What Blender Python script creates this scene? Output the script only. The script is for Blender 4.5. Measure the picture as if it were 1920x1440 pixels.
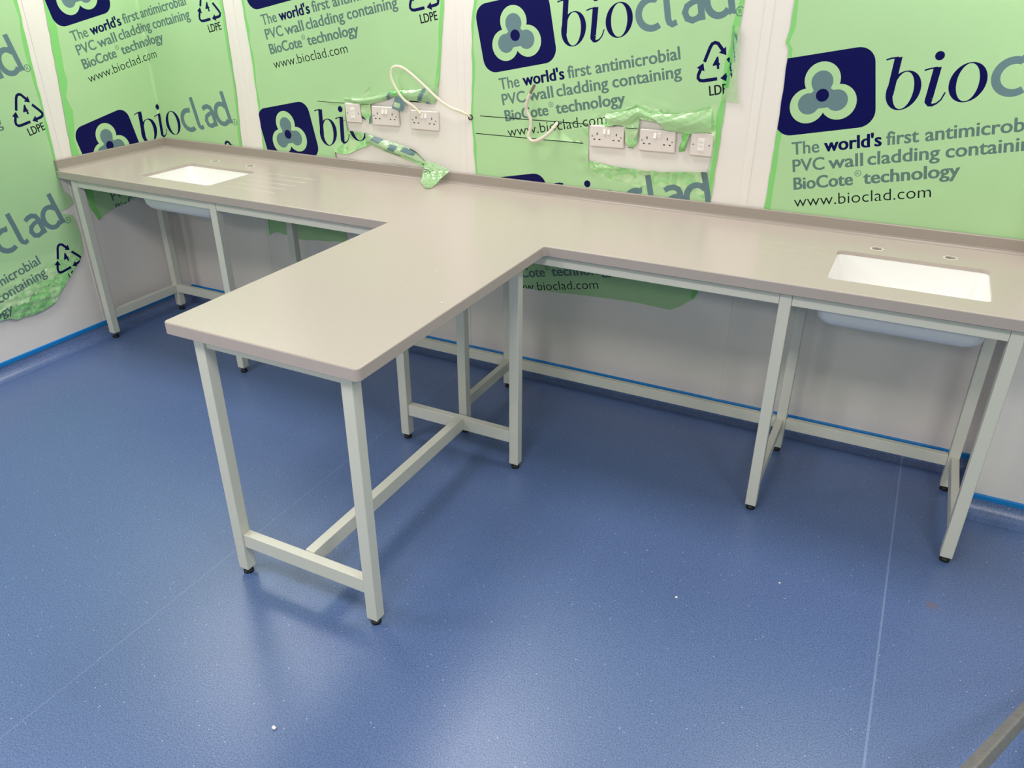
import bpy, bmesh, math, random
from mathutils import Vector, Matrix
from mathutils.geometry import delaunay_2d_cdt
random.seed(7)
for o in list(bpy.data.objects):
    bpy.data.objects.remove(o, do_unlink=True)
S = bpy.context.scene
COL = S.collection

# ---------------------------------------------------------------- camera
def Rz(t): return Matrix.Rotation(t, 3, 'Z')
def Rx(t): return Matrix.Rotation(t, 3, 'X')
cd = bpy.data.cameras.new('camera'); cam = bpy.data.objects.new('camera', cd); COL.objects.link(cam)
cam.matrix_world = Matrix.Translation((3.7911, -3.1833, 1.7805)) @ (Rz(.4676) @ Rx(1.087) @ Rz(.0006)).to_4x4()
cd.sensor_fit = 'HORIZONTAL'; cd.sensor_width = 36; cd.lens = 1478.95 / 1920 * 36
cd.clip_start = .02
S.camera = cam

# ---------------------------------------------------------------- world, lamps, exposure
S.view_settings.view_transform = 'Standard'; S.view_settings.look = 'None'
S.view_settings.gamma = 1; S.view_settings.use_curve_mapping = False
S.view_settings.exposure = 0.04
W = bpy.data.worlds.new('world'); S.world = W; W.use_nodes = True
W.node_tree.nodes['Background'].inputs[0].default_value = (.8, .85, .9, 1)
W.node_tree.nodes['Background'].inputs[1].default_value = .1
CEIL = 2.62
def lamp(x, y, e, col=(1, .965, .93), sx=.6, sy=.6):
    d = bpy.data.lights.new('ceiling_panel', 'AREA'); d.shape = 'RECTANGLE'
    d.size = sx; d.size_y = sy; d.energy = e; d.color = col
    o = bpy.data.objects.new('ceiling_panel', d); COL.objects.link(o); o.location = (x, y, CEIL - .02)
for x, e in ((.45, 18), (2.2, 18), (3.95, 16)):
    lamp(x, -.46, e)
for x in (.9, 3.0, 5.0):
    lamp(x, -2.7, 23)
for x in (.9, 3.0, 5.0):
    lamp(x, -4.8, 26)

# ---------------------------------------------------------------- materials
def s2l(c): 
    c /= 255.
    return c / 12.92 if c <= .04045 else ((c + .055) / 1.055) ** 2.4
def rgb(r, g, b): return (s2l(r), s2l(g), s2l(b), 1)
def mat(name, col, rough=.5, metal=0, spec=.5, noise=None, bump=None, coat=0, alpha=None, trans=0):
    m = bpy.data.materials.new(name); m.use_nodes = True
    nt = m.node_tree; b = nt.nodes['Principled BSDF']
    b.inputs['Base Color'].default_value = col; b.inputs['Roughness'].default_value = rough
    b.inputs['Metallic'].default_value = metal; b.inputs['Specular IOR Level'].default_value = spec
    b.inputs['Coat Weight'].default_value = coat; b.inputs['Coat Roughness'].default_value = .15
    if alpha is not None: b.inputs['Alpha'].default_value = alpha
    tc = nt.nodes.new('ShaderNodeTexCoord')
    if noise:
        sc, amt = noise
        n = nt.nodes.new('ShaderNodeTexNoise'); n.inputs['Scale'].default_value = sc; n.inputs['Detail'].default_value = 4
        nt.links.new(tc.outputs['Object'], n.inputs['Vector'])
        r = nt.nodes.new('ShaderNodeValToRGB')
        lo = tuple(c * (1 - amt) for c in col[:3]) + (1,); hi = tuple(min(1, c * (1 + amt)) for c in col[:3]) + (1,)
        r.color_ramp.elements[0].position = .3; r.color_ramp.elements[1].position = .7
        r.color_ramp.elements[0].color = lo; r.color_ramp.elements[1].color = hi
        nt.links.new(n.outputs['Fac'], r.inputs['Fac']); nt.links.new(r.outputs['Color'], b.inputs['Base Color'])
    if bump:
        sc, st, dist = bump
        n = nt.nodes.new('ShaderNodeTexNoise'); n.inputs['Scale'].default_value = sc; n.inputs['Detail'].default_value = 3
        nt.links.new(tc.outputs['Object'], n.inputs['Vector'])
        bp = nt.nodes.new('ShaderNodeBump'); bp.inputs['Strength'].default_value = st; bp.inputs['Distance'].default_value = dist
        nt.links.new(n.outputs['Fac'], bp.inputs['Height']); nt.links.new(bp.outputs['Normal'], b.inputs['Normal'])
    return m

M_wall = mat('white_pvc_cladding', rgb(237, 229, 224), .38, noise=(3, .02))
M_trim = mat('white_pvc_trim', rgb(237, 229, 224), .4)
M_ceil = mat('ceiling_white', rgb(205, 206, 204), .8)
M_far = mat('film_covered_wall', rgb(150, 170, 140), .6)
M_blue = mat('blue_capping_strip', rgb(10, 128, 205), .35)
M_frame = mat('pale_grey_powder_coat', rgb(217, 215, 203), .42, bump=(600, .06, .001))
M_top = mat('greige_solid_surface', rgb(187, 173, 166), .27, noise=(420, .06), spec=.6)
M_up = mat('greige_solid_surface_shaded', rgb(160, 149, 141), .36, noise=(420, .06))  # same stuff as the slab; shade on the upright face painted in as darker colour
M_rim = mat('pale_cut_edge', rgb(214, 208, 196), .4)
M_sink = mat('white_acrylic', rgb(244, 241, 239), .25)
M_foot = mat('black_rubber', rgb(22, 22, 24), .5)
M_steel = mat('zinc_thread', rgb(150, 150, 145), .35, metal=1)
M_plate = mat('white_socket_plastic', rgb(226, 215, 210), .35)
M_rock = mat('bright_white_plastic', rgb(244, 240, 234), .3)
M_hole = mat('dark_pin_hole', rgb(40, 34, 32), .7)
M_screw = mat('screw_metal', rgb(150, 140, 132), .35, metal=.8)
M_cable = mat('cream_pvc_cable', rgb(240, 232, 208), .4)
M_grey_cable = mat('grey_pvc_cable', rgb(216, 206, 192), .45)
M_bare = mat('bare_copper_ends', rgb(140, 122, 110), .4, metal=.5)
M_alu = mat('dull_aluminium', rgb(168, 162, 156), .45, metal=.6, noise=(60, .12))
M_chip = mat('white_plaster_chip', rgb(240, 236, 230), .7)
# film: print inks sit in the film, all share its gloss
def film_mat(name, col, alpha=None): return mat(name, col, .38, spec=.18, bump=(9, .10, .01), alpha=alpha, noise=(2.2, .03))
def loose_mat(name, col, alpha=None): return mat(name, col, .14, spec=.6, bump=(38, .45, .006), coat=.4, alpha=alpha, noise=(30, .05))
M_film = film_mat('green_protective_film', rgb(176, 213, 161))
M_fold = film_mat('green_film_double_layer', rgb(136, 208, 122))
M_loose = loose_mat('loose_green_film', rgb(182, 218, 166), .66)
def patchy(m, c0, c1, sc, p0, p1):
    nt = m.node_tree; r = [n for n in nt.nodes if n.type == 'VALTORGB'][0]; n = r.inputs['Fac'].links[0].from_node
    n.inputs['Scale'].default_value = sc; n.inputs['Detail'].default_value = 5; n.inputs['Distortion'].default_value = 1.2
    r.color_ramp.elements[0].position = p0; r.color_ramp.elements[1].position = p1
    r.color_ramp.elements[0].color = c0; r.color_ramp.elements[1].color = c1
    return m
M_crease = patchy(loose_mat('creased_green_film', rgb(180, 217, 164)), rgb(150, 208, 136), rgb(190, 222, 170), 16, .42, .56)
M_crease2 = patchy(loose_mat('creased_green_film_doubled', rgb(116, 206, 108)), rgb(136, 208, 126), rgb(184, 222, 166), 30, .42, .60)
M_loose2 = loose_mat('loose_green_film_folded', rgb(112, 204, 106), .8)
M_navy = film_mat('navy_ink', rgb(4, 3, 78))
M_slate = film_mat('slate_ink', rgb(104, 130, 136))
M_teal = film_mat('grey_green_ink', rgb(98, 124, 118))
M_black = film_mat('black_ink', rgb(16, 26, 34))

# vinyl floor with fleck, weld seams and one brown stain
def floor_material():
    m = bpy.data.materials.new('blue_safety_vinyl'); m.use_nodes = True; nt = m.node_tree
    N = nt.nodes; Lk = nt.links; b = N['Principled BSDF']
    tc = N.new('ShaderNodeTexCoord')
    def noise(sc, det=3):
        n = N.new('ShaderNodeTexNoise'); n.inputs['Scale'].default_value = sc; n.inputs['Detail'].default_value = det
        Lk.new(tc.outputs['Object'], n.inputs['Vector']); return n
    def ramp(src, p0, c0, p1, c1):
        r = N.new('ShaderNodeValToRGB'); r.color_ramp.elements[0].position = p0; r.color_ramp.elements[1].position = p1
        r.color_ramp.elements[0].color = c0; r.color_ramp.elements[1].color = c1; Lk.new(src, r.inputs['Fac']); return r
    def mix(fac, a, c):
        x = N.new('ShaderNodeMix'); x.data_type = 'RGBA'
        Lk.new(fac, x.inputs['Factor']); Lk.new(a, x.inputs['A'])
        if isinstance(c, tuple): x.inputs['B'].default_value = c
        else: Lk.new(c, x.inputs['B'])
        return x.outputs['Result']
    base = ramp(noise(230, 4).outputs['Fac'], .3, rgb(68, 92, 140), .7, rgb(108, 131, 180)).outputs['Color']
    dk = ramp(noise(300, 2).outputs['Fac'], .33, (1, 1, 1, 1), .42, (0, 0, 0, 1)).outputs['Color']
    base = mix(dk, base, rgb(48, 66, 102))
    v = N.new('ShaderNodeTexVoronoi'); v.inputs['Scale'].default_value = 62; v.inputs['Randomness'].default_value = 1
    Lk.new(tc.outputs['Object'], v.inputs['Vector'])
    sp = ramp(v.outputs['Distance'], .08, (1, 1, 1, 1), .11, (0, 0, 0, 1)).outputs['Color']
    sel = N.new('ShaderNodeSeparateColor'); Lk.new(v.outputs['Color'], sel.inputs['Color'])
    gt = N.new('ShaderNodeMath'); gt.operation = 'GREATER_THAN'; gt.inputs[1].default_value = .86; Lk.new(sel.outputs['Red'], gt.inputs[0])
    mu = N.new('ShaderNodeMath'); mu.operation = 'MULTIPLY'; Lk.new(sp, mu.inputs[0]); Lk.new(gt.outputs[0], mu.inputs[1])
    base = mix(mu.outputs[0], base, rgb(186, 204, 226))
    sx = N.new('ShaderNodeSeparateXYZ'); Lk.new(tc.outputs['Object'], sx.inputs[0])
    for x0, w, fade in ((1.968, .0014, .32), (3.992, .0030, .42)):
        s = N.new('ShaderNodeMath'); s.operation = 'SUBTRACT'; s.inputs[1].default_value = x0; Lk.new(sx.outputs['X'], s.inputs[0])
        a = N.new('ShaderNodeMath'); a.operation = 'ABSOLUTE'; Lk.new(s.outputs[0], a.inputs[0])
        l = N.new('ShaderNodeMath'); l.operation = 'LESS_THAN'; l.inputs[1].default_value = w; Lk.new(a.outputs[0], l.inputs[0])
        k = N.new('ShaderNodeMath'); k.operation = 'MULTIPLY'; k.inputs[1].default_value = fade; Lk.new(l.outputs[0], k.inputs[0])
        base = mix(k.outputs[0], base, rgb(150, 170, 206))
    st = N.new('ShaderNodeVectorMath'); st.operation = 'DISTANCE'; Lk.new(tc.outputs['Object'], st.inputs[0]); st.inputs[1].default_value = (4.129, -.9015, 0)
    sr = ramp(st.outputs['Value'], .008, (.55, .55, .55, 1), .024, (0, 0, 0, 1)).outputs['Color']
    base = mix(sr, base, rgb(120, 96, 96))
    Lk.new(base, b.inputs['Base Color'])
    b.inputs['Roughness'].default_value = .34; b.inputs['Specular IOR Level'].default_value = .85
    bp = N.new('ShaderNodeBump'); bp.inputs['Strength'].default_value = .30; bp.inputs['Distance'].default_value = .0016
    Lk.new(noise(170, 3).outputs['Fac'], bp.inputs['Height']); Lk.new(bp.outputs['Normal'], b.inputs['Normal'])
    return m
M_floor = floor_material()

# ---------------------------------------------------------------- helpers
def obj(name, bm, m, parent=None, smooth=False):
    me = bpy.data.meshes.new(name); bm.to_mesh(me); bm.free()
    for mm in (m if isinstance(m, (list, tuple)) else [m]): me.materials.append(mm)
    if smooth:
        for p in me.polygons: p.use_smooth = True
    o = bpy.data.objects.new(name, me); COL.objects.link(o)
    if parent: o.parent = parent
    return o
def thing(name, label, cat, loc=(0, 0, 0), group=None):
    o = bpy.data.objects.new(name, None); COL.objects.link(o); o.location = loc; o.empty_display_size = .05
    return tag(o, label, cat, group)
def tag(o, label, cat, group=None):
    o['label'] = label; o['category'] = cat
    if group: o['group'] = group
    return o
def struct(name, bm, m, smooth=False):
    o = obj(name, bm, m, None, smooth); o['kind'] = 'structure'; return o
def box(bm, x0, x1, y0, y1, z0, z1, bev=0, mi=0):
    vs = [bm.verts.new((x, y, z)) for z in (z0, z1) for y in (y0, y1) for x in (x0, x1)]
    fs = [bm.faces.new([vs[i] for i in f]) for f in ((0, 2, 3, 1), (4, 5, 7, 6), (0, 1, 5, 4), (2, 6, 7, 3), (0, 4, 6, 2), (1, 3, 7, 5))]
    for f in fs: f.material_index = mi
    if bev:
        es = {e for f in fs for e in f.edges}
        r = bmesh.ops.bevel(bm, geom=list(es), offset=bev, segments=2, affect='EDGES', profile=.5)
        for f in r['faces']: f.material_index = mi
    return vs
def mbox(*a, **k):
    bm = bmesh.new(); box(bm, *a, **k); return bm
def cyl(bm, c, r, z0, z1, n=20, r2=None, axis='Z', mi=0):
    r2 = r if r2 is None else r2
    def P(a, rr, t):
        if axis == 'Z': return (c[0] + rr * math.cos(a), c[1] + rr * math.sin(a), t)
        if axis == 'Y': return (c[0] + rr * math.cos(a), t, c[1] + rr * math.sin(a))
        return (t, c[0] + rr * math.cos(a), c[1] + rr * math.sin(a))
    A = [bm.verts.new(P(2 * math.pi * i / n, r, z0)) for i in range(n)]
    B = [bm.verts.new(P(2 * math.pi * i / n, r2, z1)) for i in range(n)]
    fs = [bm.faces.new((A[i], A[(i + 1) % n], B[(i + 1) % n], B[i])) for i in range(n)] + [bm.faces.new(A[::-1]), bm.faces.new(B)]
    for f in fs: f.material_index = mi
    bmesh.ops.recalc_face_normals(bm, faces=fs)
def loft(bm, rings, closed=True, cap0=False, cap1=False, mi=0):
    V = [[bm.verts.new(p) for p in r] for r in rings]; fs = []
    n = len(V[0])
    for a, b in zip(V, V[1:]):
        for i in range(n if closed else n - 1):
            j = (i + 1) % n
            fs.append(bm.faces.new((a[i], a[j], b[j], b[i])))
    if cap0: fs.append(bm.faces.new(V[0][::-1]))
    if cap1: fs.append(bm.faces.new(V[-1]))
    for f in fs: f.material_index = mi
    return fs
def catmull(P, n=8):
    P = [Vector(p) for p in P]; Q = [P[0] * 2 - P[1]] + P + [P[-1] * 2 - P[-2]]; out = []
    for i in range(1, len(Q) - 2):
        a, b, c, d = Q[i - 1:i + 3]
        for k in range(n):
            t = k / n
            out.append(.5 * (2 * b + (c - a) * t + (2 * a - 5 * b + 4 * c - d) * t * t + (3 * b - a - 3 * c + d) * t ** 3))
    out.append(P[-1]); return out
def tube(bm, pts, ra, rb=None, n=10, up=Vector((0, 1, 0)), mi=0):
    rb = rb or ra; rings = []
    for i, p in enumerate(pts):
        t = (pts[min(i + 1, len(pts) - 1)] - pts[max(i - 1, 0)]).normalized()
        s = t.cross(up)
        s = s.normalized() if s.length > 1e-4 else Vector((1, 0, 0))
        u = s.cross(t).normalized()
        rings.append([p + s * ra * math.cos(a) + u * rb * math.sin(a) for a in [2 * math.pi * k / n for k in range(n)]])
    fs = loft(bm, rings, cap0=True, cap1=True, mi=mi); bmesh.ops.recalc_face_normals(bm, faces=fs)
def noise2(x, y, s=0):
    return (math.sin(x * 1.0 + 1.7 * s) * math.cos(y * 1.3 - s) + math.sin(x * 2.3 + y * 1.9 + s * 2.1) * .6 + math.sin(x * 4.7 - y * 3.9 + s) * .35) / 1.95
def round_poly(pts, radii, n=6):
    out = []; k = len(pts)
    for i in range(k):
        p = Vector(pts[i]); a = Vector(pts[i - 1]); c = Vector(pts[(i + 1) % k]); r = radii[i] if isinstance(radii, (list, tuple)) else radii
        if r <= 0: out.append(p.copy()); continue
        u = (a - p).normalized(); v = (c - p).normalized()
        ang = u.angle(v); d = r / math.tan(ang / 2)
        ctr = p + (u + v).normalized() * (r / math.sin(ang / 2))
        s = p + u * d - ctr; e = p + v * d - ctr
        a0 = math.atan2(s.y, s.x); a1 = math.atan2(e.y, e.x); da = (a1 - a0 + math.pi) % (2 * math.pi) - math.pi
        for j in range(n + 1):
            t = a0 + da * j / n; out.append(ctr + Vector((math.cos(t), math.sin(t))) * r)
    return out
def rect(x0, x1, y0, y1, r, n=6): return round_poly([(x0, y0), (x1, y0), (x1, y1), (x0, y1)], r, n)
def inset(poly, d):
    out = []; k = len(poly)
    for i in range(k):
        a, p, c = poly[i - 1], poly[i], poly[(i + 1) % k]
        e1 = (p - a).normalized(); e2 = (c - p).normalized()
        n1 = Vector((-e1.y, e1.x)); n2 = Vector((-e2.y, e2.x)); m = n1 + n2
        m = m / max(.2, m.dot(n1)) if m.length > 1e-6 else n1
        out.append(p + m * d)
    return out

# ---------------------------------------------------------------- room shell
H = .90                                       # worktop height
XR, YP = 4.236, -.286                         # boxed pier at the right
RX, RY = 5.9, -6.0
struct('floor', mbox(-.1, RX + .1, RY - .1, .1, -.08, 0), M_floor)
struct('ceiling', mbox(-.1, RX + .1, RY - .1, .1, CEIL, CEIL + .08), M_ceil)
struct('wall_back', mbox(-.1, RX + .1, 0, .1, 0, CEIL), M_wall)
struct('wall_left', mbox(-.1, 0, RY, 0, 0, CEIL), M_wall)
struct('wall_front', mbox(-.1, RX + .1, RY - .1, RY, 0, CEIL), M_far)
struct('wall_right', mbox(RX, RX + .1, RY, 0, 0, CEIL), M_far)
struct('wall_pier', mbox(XR, RX, YP, 0, 0, CEIL), M_wall)
# joint covers of the cladding sheets
tn = 0
for x0, x1 in ((.635, .668), (1.918, 1.95), (3.192, 3.224)):
    tn += 1; struct('trim_%d' % tn, mbox(x0, x1, -.0022, .001, .075, CEIL, bev=.0008), M_trim)
tn += 1; struct('trim_%d' % tn, mbox(-.001, .0022, -.632, -.598, .075, CEIL, bev=.0008), M_trim)
# coved vinyl skirting with a bright capping strip, mitred at the corners
COVE = [(.0, .066), (.003, .064), (.0045, .05), (.009, .034), (.018, .02), (.032, .009), (.05, .003), (.07, .0006)]
STRIP = [(0, .057), (.007, .057), (.007, .073), (.005, .0775), (0, .0775)]
path = [Vector((0, RY)), Vector((0, 0)), Vector((XR, 0)), Vector((XR, YP)), Vector((RX, YP))]
def off(i, d):
    def nrm(a, b): e = (b - a).normalized(); return Vector((e.y, -e.x))
    if i == 0: return path[0] + nrm(path[0], path[1]) * d
    if i == len(path) - 1: return path[-1] + nrm(path[-2], path[-1]) * d
    n1, n2 = nrm(path[i - 1], path[i]), nrm(path[i], path[i + 1]); m = n1 + n2
    return path[i] + m / m.dot(n1) * d
for i, nm in enumerate(('left', 'back', 'pier_side', 'pier_face')):
    for prof, name, m in ((COVE, 'baseboard_' + nm, M_floor), (STRIP, None, M_blue)):
        bm = bmesh.new()
        rings = [[(*off(k, d), z) for d, z in prof] for k in (i, i + 1)]
        loft(bm, rings, closed=False); bmesh.ops.recalc_face_normals(bm, faces=bm.faces)
        if name is None: tn += 1; name = 'trim_%d' % tn
        struct(name, bm, m, smooth=(prof is COVE))

# ---------------------------------------------------------------- worktop
D, T = .683, .0378
X1, X2, YF = 1.982, 2.659, -.683 - 1.1116
XE = 4.226
WG = .0045                                    # gap to the wall, taken by the film and sealant
outline = round_poly([(WG, -WG), (WG, -D), (X1, -D), (X1, YF), (X2, YF), (X2, -D), (XE, -D), (XE, -WG)],
                     [0, .003, .004, .014, .014, .012, .003, 0], 6)
SINKS = [(.4600, .9080, -.5700, -.2580), (3.6080, 4.0820, -.5720, -.2500)]
HOLES = [(.543, -.166), (.7855, -.170), (3.7293, -.1761), (3.9639, -.1696)]
wt = thing('worktop', 'T-shaped speckled greige solid-surface worktop with a peninsula', 'worktop')
def cdt(polys, extra=(), edges=()):
    vs, fs = [], []
    for p in polys:
        i0 = len(vs); p = [Vector((q[0], q[1])) for q in p]
        if sum(p[k - 1].cross(p[k]) for k in range(len(p))) < 0: p = p[::-1]
        vs += p; fs.append(list(range(i0, i0 + len(p))))
    es = []
    for a, b in edges:
        i0 = len(vs); vs += [Vector(a), Vector(b)]; es.append((i0, i0 + 1))
    vs += [Vector(q) for q in extra]
    return delaunay_2d_cdt(vs, es, fs, 0, 1e-6)
sink_loops = [rect(a, b, c, d, .022, 6) for a, b, c, d in SINKS]
tap_loops = [[Vector((x + .017 * math.cos(2 * math.pi * k / 20), y + .017 * math.sin(2 * math.pi * k / 20))) for k in range(20)] for x, y in HOLES]
GRO = []
for x0, x1, y in ((.965, 1.279, -.255), (.970, 1.279, -.325), (.972, 1.278, -.395), (.970, 1.278, -.462), (.962, 1.275, -.532)):
    GRO.append((x0, x1, y))
for x0, x1, y in ((3.30, 3.575, -.26), (3.30, 3.575, -.33), (3.30, 3.575, -.40), (3.30, 3.575, -.47), (3.30, 3.575, -.535)):
    GRO.append((x0, x1, y))
gro_loops = [[Vector(q) for q in ((a, y), (a + .012, y - .0045), (b - .012, y - .0045), (b, y), (b - .012, y + .0045), (a + .012, y + .0045))] for a, b, y in GRO]
gro_edges = [(Vector((a + .012, y)), Vector((b - .012, y))) for a, b, y in GRO]
bm = bmesh.new()
r = .0035
ring_top = inset(outline, r)
vs, es, fs, ov, oe, of = cdt([ring_top] + sink_loops + tap_loops + gro_loops, edges=gro_edges)
nh = len(sink_loops) + len(tap_loops)
def groove_z(v):
    for a, b, y in GRO:
        if a + .011 <= v.x <= b - .011 and abs(v.y - y) < .0008: return -.0022 if a < 2 else -.0010
    return 0
V = [bm.verts.new((v.x, v.y, H + groove_z(v))) for v in vs]
for f, src in zip(fs, of):
    if 0 in src and not any(1 <= s <= nh for s in src):
        if len(set(f)) >= 3: bm.faces.new([V[i] for i in f])
for v in [v for v in bm.verts if not v.link_faces]: bm.verts.remove(v)
loft(bm, [[(p.x, p.y, z) for p in inset(outline, d)] for d, z in ((r, H), (r * .3, H - r * .3), (0, H - r), (0, H - T + .002), (.002, H - T))])
vs, es, fs, ov, oe, of = cdt([inset(outline, .002)] + [rect(a - .02, b + .02, c - .02, d + .02, .035, 6) for a, b, c, d in SINKS])
V = [bm.verts.new((v.x, v.y, H - T)) for v in vs]
for f, src in zip(fs, of):
    if 0 in src and len(src) == 1: bm.faces.new([V[i] for i in f][::-1])
for lp in sink_loops: loft(bm, [[(p.x, p.y, z) for p in lp] for z in (H, H - .013)])
for lp in tap_loops: loft(bm, [[(p.x, p.y, z) for p in lp] for z in (H, H - T)])
bmesh.ops.remove_doubles(bm, verts=bm.verts, dist=2e-5)
bmesh.ops.recalc_face_normals(bm, faces=bm.faces)
obj('slab', bm, M_top, wt)
# upstand along the left and back walls
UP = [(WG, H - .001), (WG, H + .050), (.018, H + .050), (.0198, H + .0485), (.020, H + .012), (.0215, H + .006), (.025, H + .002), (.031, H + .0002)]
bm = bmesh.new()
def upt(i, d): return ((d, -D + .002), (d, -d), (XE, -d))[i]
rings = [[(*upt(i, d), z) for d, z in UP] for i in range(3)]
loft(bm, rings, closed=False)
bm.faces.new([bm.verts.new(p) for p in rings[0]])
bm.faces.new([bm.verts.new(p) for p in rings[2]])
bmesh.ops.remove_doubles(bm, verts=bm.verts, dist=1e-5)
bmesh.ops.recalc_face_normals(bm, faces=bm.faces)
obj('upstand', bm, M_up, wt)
for x, y in HOLES:                            # milled tap holes with a pale rim
    bm = bmesh.new()
    R_ = [(.0235, H + .0003), (.0225, H + .0009), (.0175, H + .0009), (.0170, H - .004), (.0170, H - T)]
    loft(bm, [[(x + rr * math.cos(2 * math.pi * k / 24), y + rr * math.sin(2 * math.pi * k / 24), z) for k in range(24)] for rr, z in R_])
    bmesh.ops.recalc_face_normals(bm, faces=bm.faces)
    obj('tap_hole_rim', bm, M_rim, wt)

# ---------------------------------------------------------------- undermounted sinks
def sink(i, label):
    a, b, c, d = SINKS[i]
    s = thing('sink', label, 'sink', ((a + b) / 2, (c + d) / 2, .735), 'undermounted white sinks')
    ox, oy, oz = s.location
    def rr(e, rad, z): return [(p.x - ox, p.y - oy, z - oz) for p in rect(a + e, b - e, c + e, d - e, rad, 8)]
    bm = bmesh.new()
    inner = [rr(-.0005, .022, H - .0132), (rr(.001, .024, H - .02)), rr(.006, .032, .80), rr(.010, .040, .775), rr(.018, .046, .762), rr(.03, .046, .7545), rr(.05, .05, .752)]
    loft(bm, inner)
    ce = [bm.verts.new((.03 * math.cos(t), .03 * math.sin(t), .749 - oz)) for t in [2 * math.pi * k / 36 for k in range(36)]]
    bm.verts.ensure_lookup_table()
    outer = [rr(-.0005, .022, H - .0134), rr(-.014, .03, H - .0134), rr(-.014, .03, .80), rr(-.009, .036, .765), rr(.002, .04, .746), rr(.016, .046, .737), rr(.035, .05, .735)]
    loft(bm, outer, cap1=True)
    for v in ce: bm.verts.remove(v)
    n = len(inner[-1]); bm.verts.ensure_lookup_table()
    last = [v for v in bm.verts if abs(v.co.z - (.752 - oz)) < 1e-5]
    ring = [min(last, key=lambda v, p=p: (v.co - Vector(p)).length) for p in inner[-1]]
    dr = [bm.verts.new((.028 * math.cos(t), .028 * math.sin(t), .7505 - oz)) for t in [math.atan2(p[1], p[0]) for p in inner[-1]]]
    for k in range(n): bm.faces.new((ring[k], ring[(k + 1) % n], dr[(k + 1) % n], dr[k]))
    bmesh.ops.remove_doubles(bm, verts=bm.verts, dist=1e-5); bmesh.ops.recalc_face_normals(bm, faces=bm.faces)
    obj('bowl', bm, M_sink, s, smooth=True)
    bm = bmesh.new(); cyl(bm, (0, 0), .029, .7495 - oz, .7515 - oz, 24); cyl(bm, (0, 0), .012, .7514 - oz, .7522 - oz, 16)
    obj('drain', bm, M_steel, s)
    return s
sink(0, 'white rectangular sink at the far left end, in the wall corner')
sink(1, 'white rectangular sink at the right end of the bench, nearest the viewer')

# ---------------------------------------------------------------- steel frames
w = .0383; ZT = H - T - .0006
def leg(root, x, y, zb=.022, top=ZT, smallfoot=False):
    ox, oy, oz = root.location
    bm = mbox(x - ox, x + w - ox, y - oy, y + w - oy, zb - oz, top - oz, bev=.0025)
    l = obj('leg', bm, M_frame, root)
    bm = bmesh.new(); cx, cy = x + w / 2 - ox, y + w / 2 - oy
    cyl(bm, (cx, cy), .0165, .0005 - oz, .009 - oz, 20, .0165); cyl(bm, (cx, cy), .0165, .009 - oz, .014 - oz, 20, .011)
    f = obj('foot', bm, M_foot, l, smooth=False)
    bm = bmesh.new(); cyl(bm, (cx, cy), .0045, .013 - oz, zb + .002 - oz, 10); obj('foot_bolt', bm, M_steel, f)
    return l
def bar(root, name, x0, x1, y0, y1, z0, z1):
    ox, oy, oz = root.location
    return obj(name, mbox(x0 - ox, x1 - ox, y0 - oy, y1 - oy, z0 - oz, z1 - oz, bev=.002), M_frame, root)
YL = -D + .0216; YB = -.2035; G = .0006
ZR0, ZR1 = .113, .1595
def pair(root, xf, xr, zb):
    """front leg, rear leg and the two side rails between them"""
    leg(root, xf, YL, zb); leg(root, xr, YB, zb)
    xm = (xf + xr) / 2
    bar(root, 'side_rail', xm + .006, xm + .033, YL + w + G, YB - G, ZR0 - .004, ZR1 - .004)
    bar(root, 'top_side_rail', xm + .002, xm + w - .002, YL + w + G, YB - G, ZT - .040, ZT)
def span(root, x0, x1, xr0=None, xr1=None, front=True, fh=.045):
    if front: bar(root, 'front_rail', x0 + w + G, x1 - G, YL + .003, YL + .003 + w, ZT - fh, ZT)
    a = (xr0 if xr0 is not None else x0); b = (xr1 if xr1 is not None else x1)
    bar(root, 'rear_rail', a + w + G, b - G, YB + .0012, YB + .0262, ZR0, ZR1)
    bar(root, 'top_rear_rail', a + w + G, b - G, YB + .002, YB + w - .002, ZT - .040, ZT)
LX1, LX2, CX, RM, RE = .0627, .9888, 2.262, 3.4873, 4.1401
RM2, RE2 = 3.4975, 4.131
fl = thing('bench_frame', 'pale grey steel frame under the far left sink, against both walls', 'bench frame', (.52, -.43, 0), 'bench frames')
pair(fl, LX1, LX1 + .004, .030); pair(fl, LX2, LX2 + .012, .028); span(fl, LX1, LX2, LX1 + .004, LX2 + .012, fh=.040)
fr = thing('bench_frame', 'pale grey steel frame under the right-hand sink', 'bench frame', (3.83, -.43, 0), 'bench frames')
pair(fr, RM, RM2, .022); pair(fr, RE, RE2, .022); span(fr, RM, RE, RM2, RE2, fh=.043)
fm = thing('bench_frame', 'pale grey steel frame along the back wall between the two sink frames', 'bench frame', (2.27, -.43, 0), 'bench frames')
pair(fm, CX, CX - .022, .022)
span(fm, LX2, CX, LX2 + .012, CX - .022, fh=.042); span(fm, CX, RM, CX - .022, RM2, fh=.043)
# peninsula
PL, PR, PF, PM = 2.0653, 2.5818, YF + .0216, -.8145
pf = thing('bench_frame', 'pale grey steel H-frame under the peninsula of the worktop', 'bench frame', (2.34, -1.29, 0), 'bench frames')
for x in (PL, PR):
    for y in (PF, PM): leg(pf, x, y, .0225)
ZP0, ZP1 = .117, .168
for y in (PF, PM):
    bar(pf, 'cross_rail', PL + w + G, PR - G, y + .006, y + w - .002, ZP0, ZP1)
    bar(pf, 'top_cross_rail', PL + w + G, PR - G, y + .008, y + w - .002, ZT - .032, ZT)
xm = (PL + PR + w) / 2 + .010
bar(pf, 'long_rail', xm - .017, xm + .017, PF + w - .002 + G, PM + .006 - G, ZP0 + .002, ZP1 + .004)
for x in (PL, PR):
    bar(pf, 'top_long_rail', x + .002, x + w - .002, PF + w + G, PM - G, ZT - .032, ZT)

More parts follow.
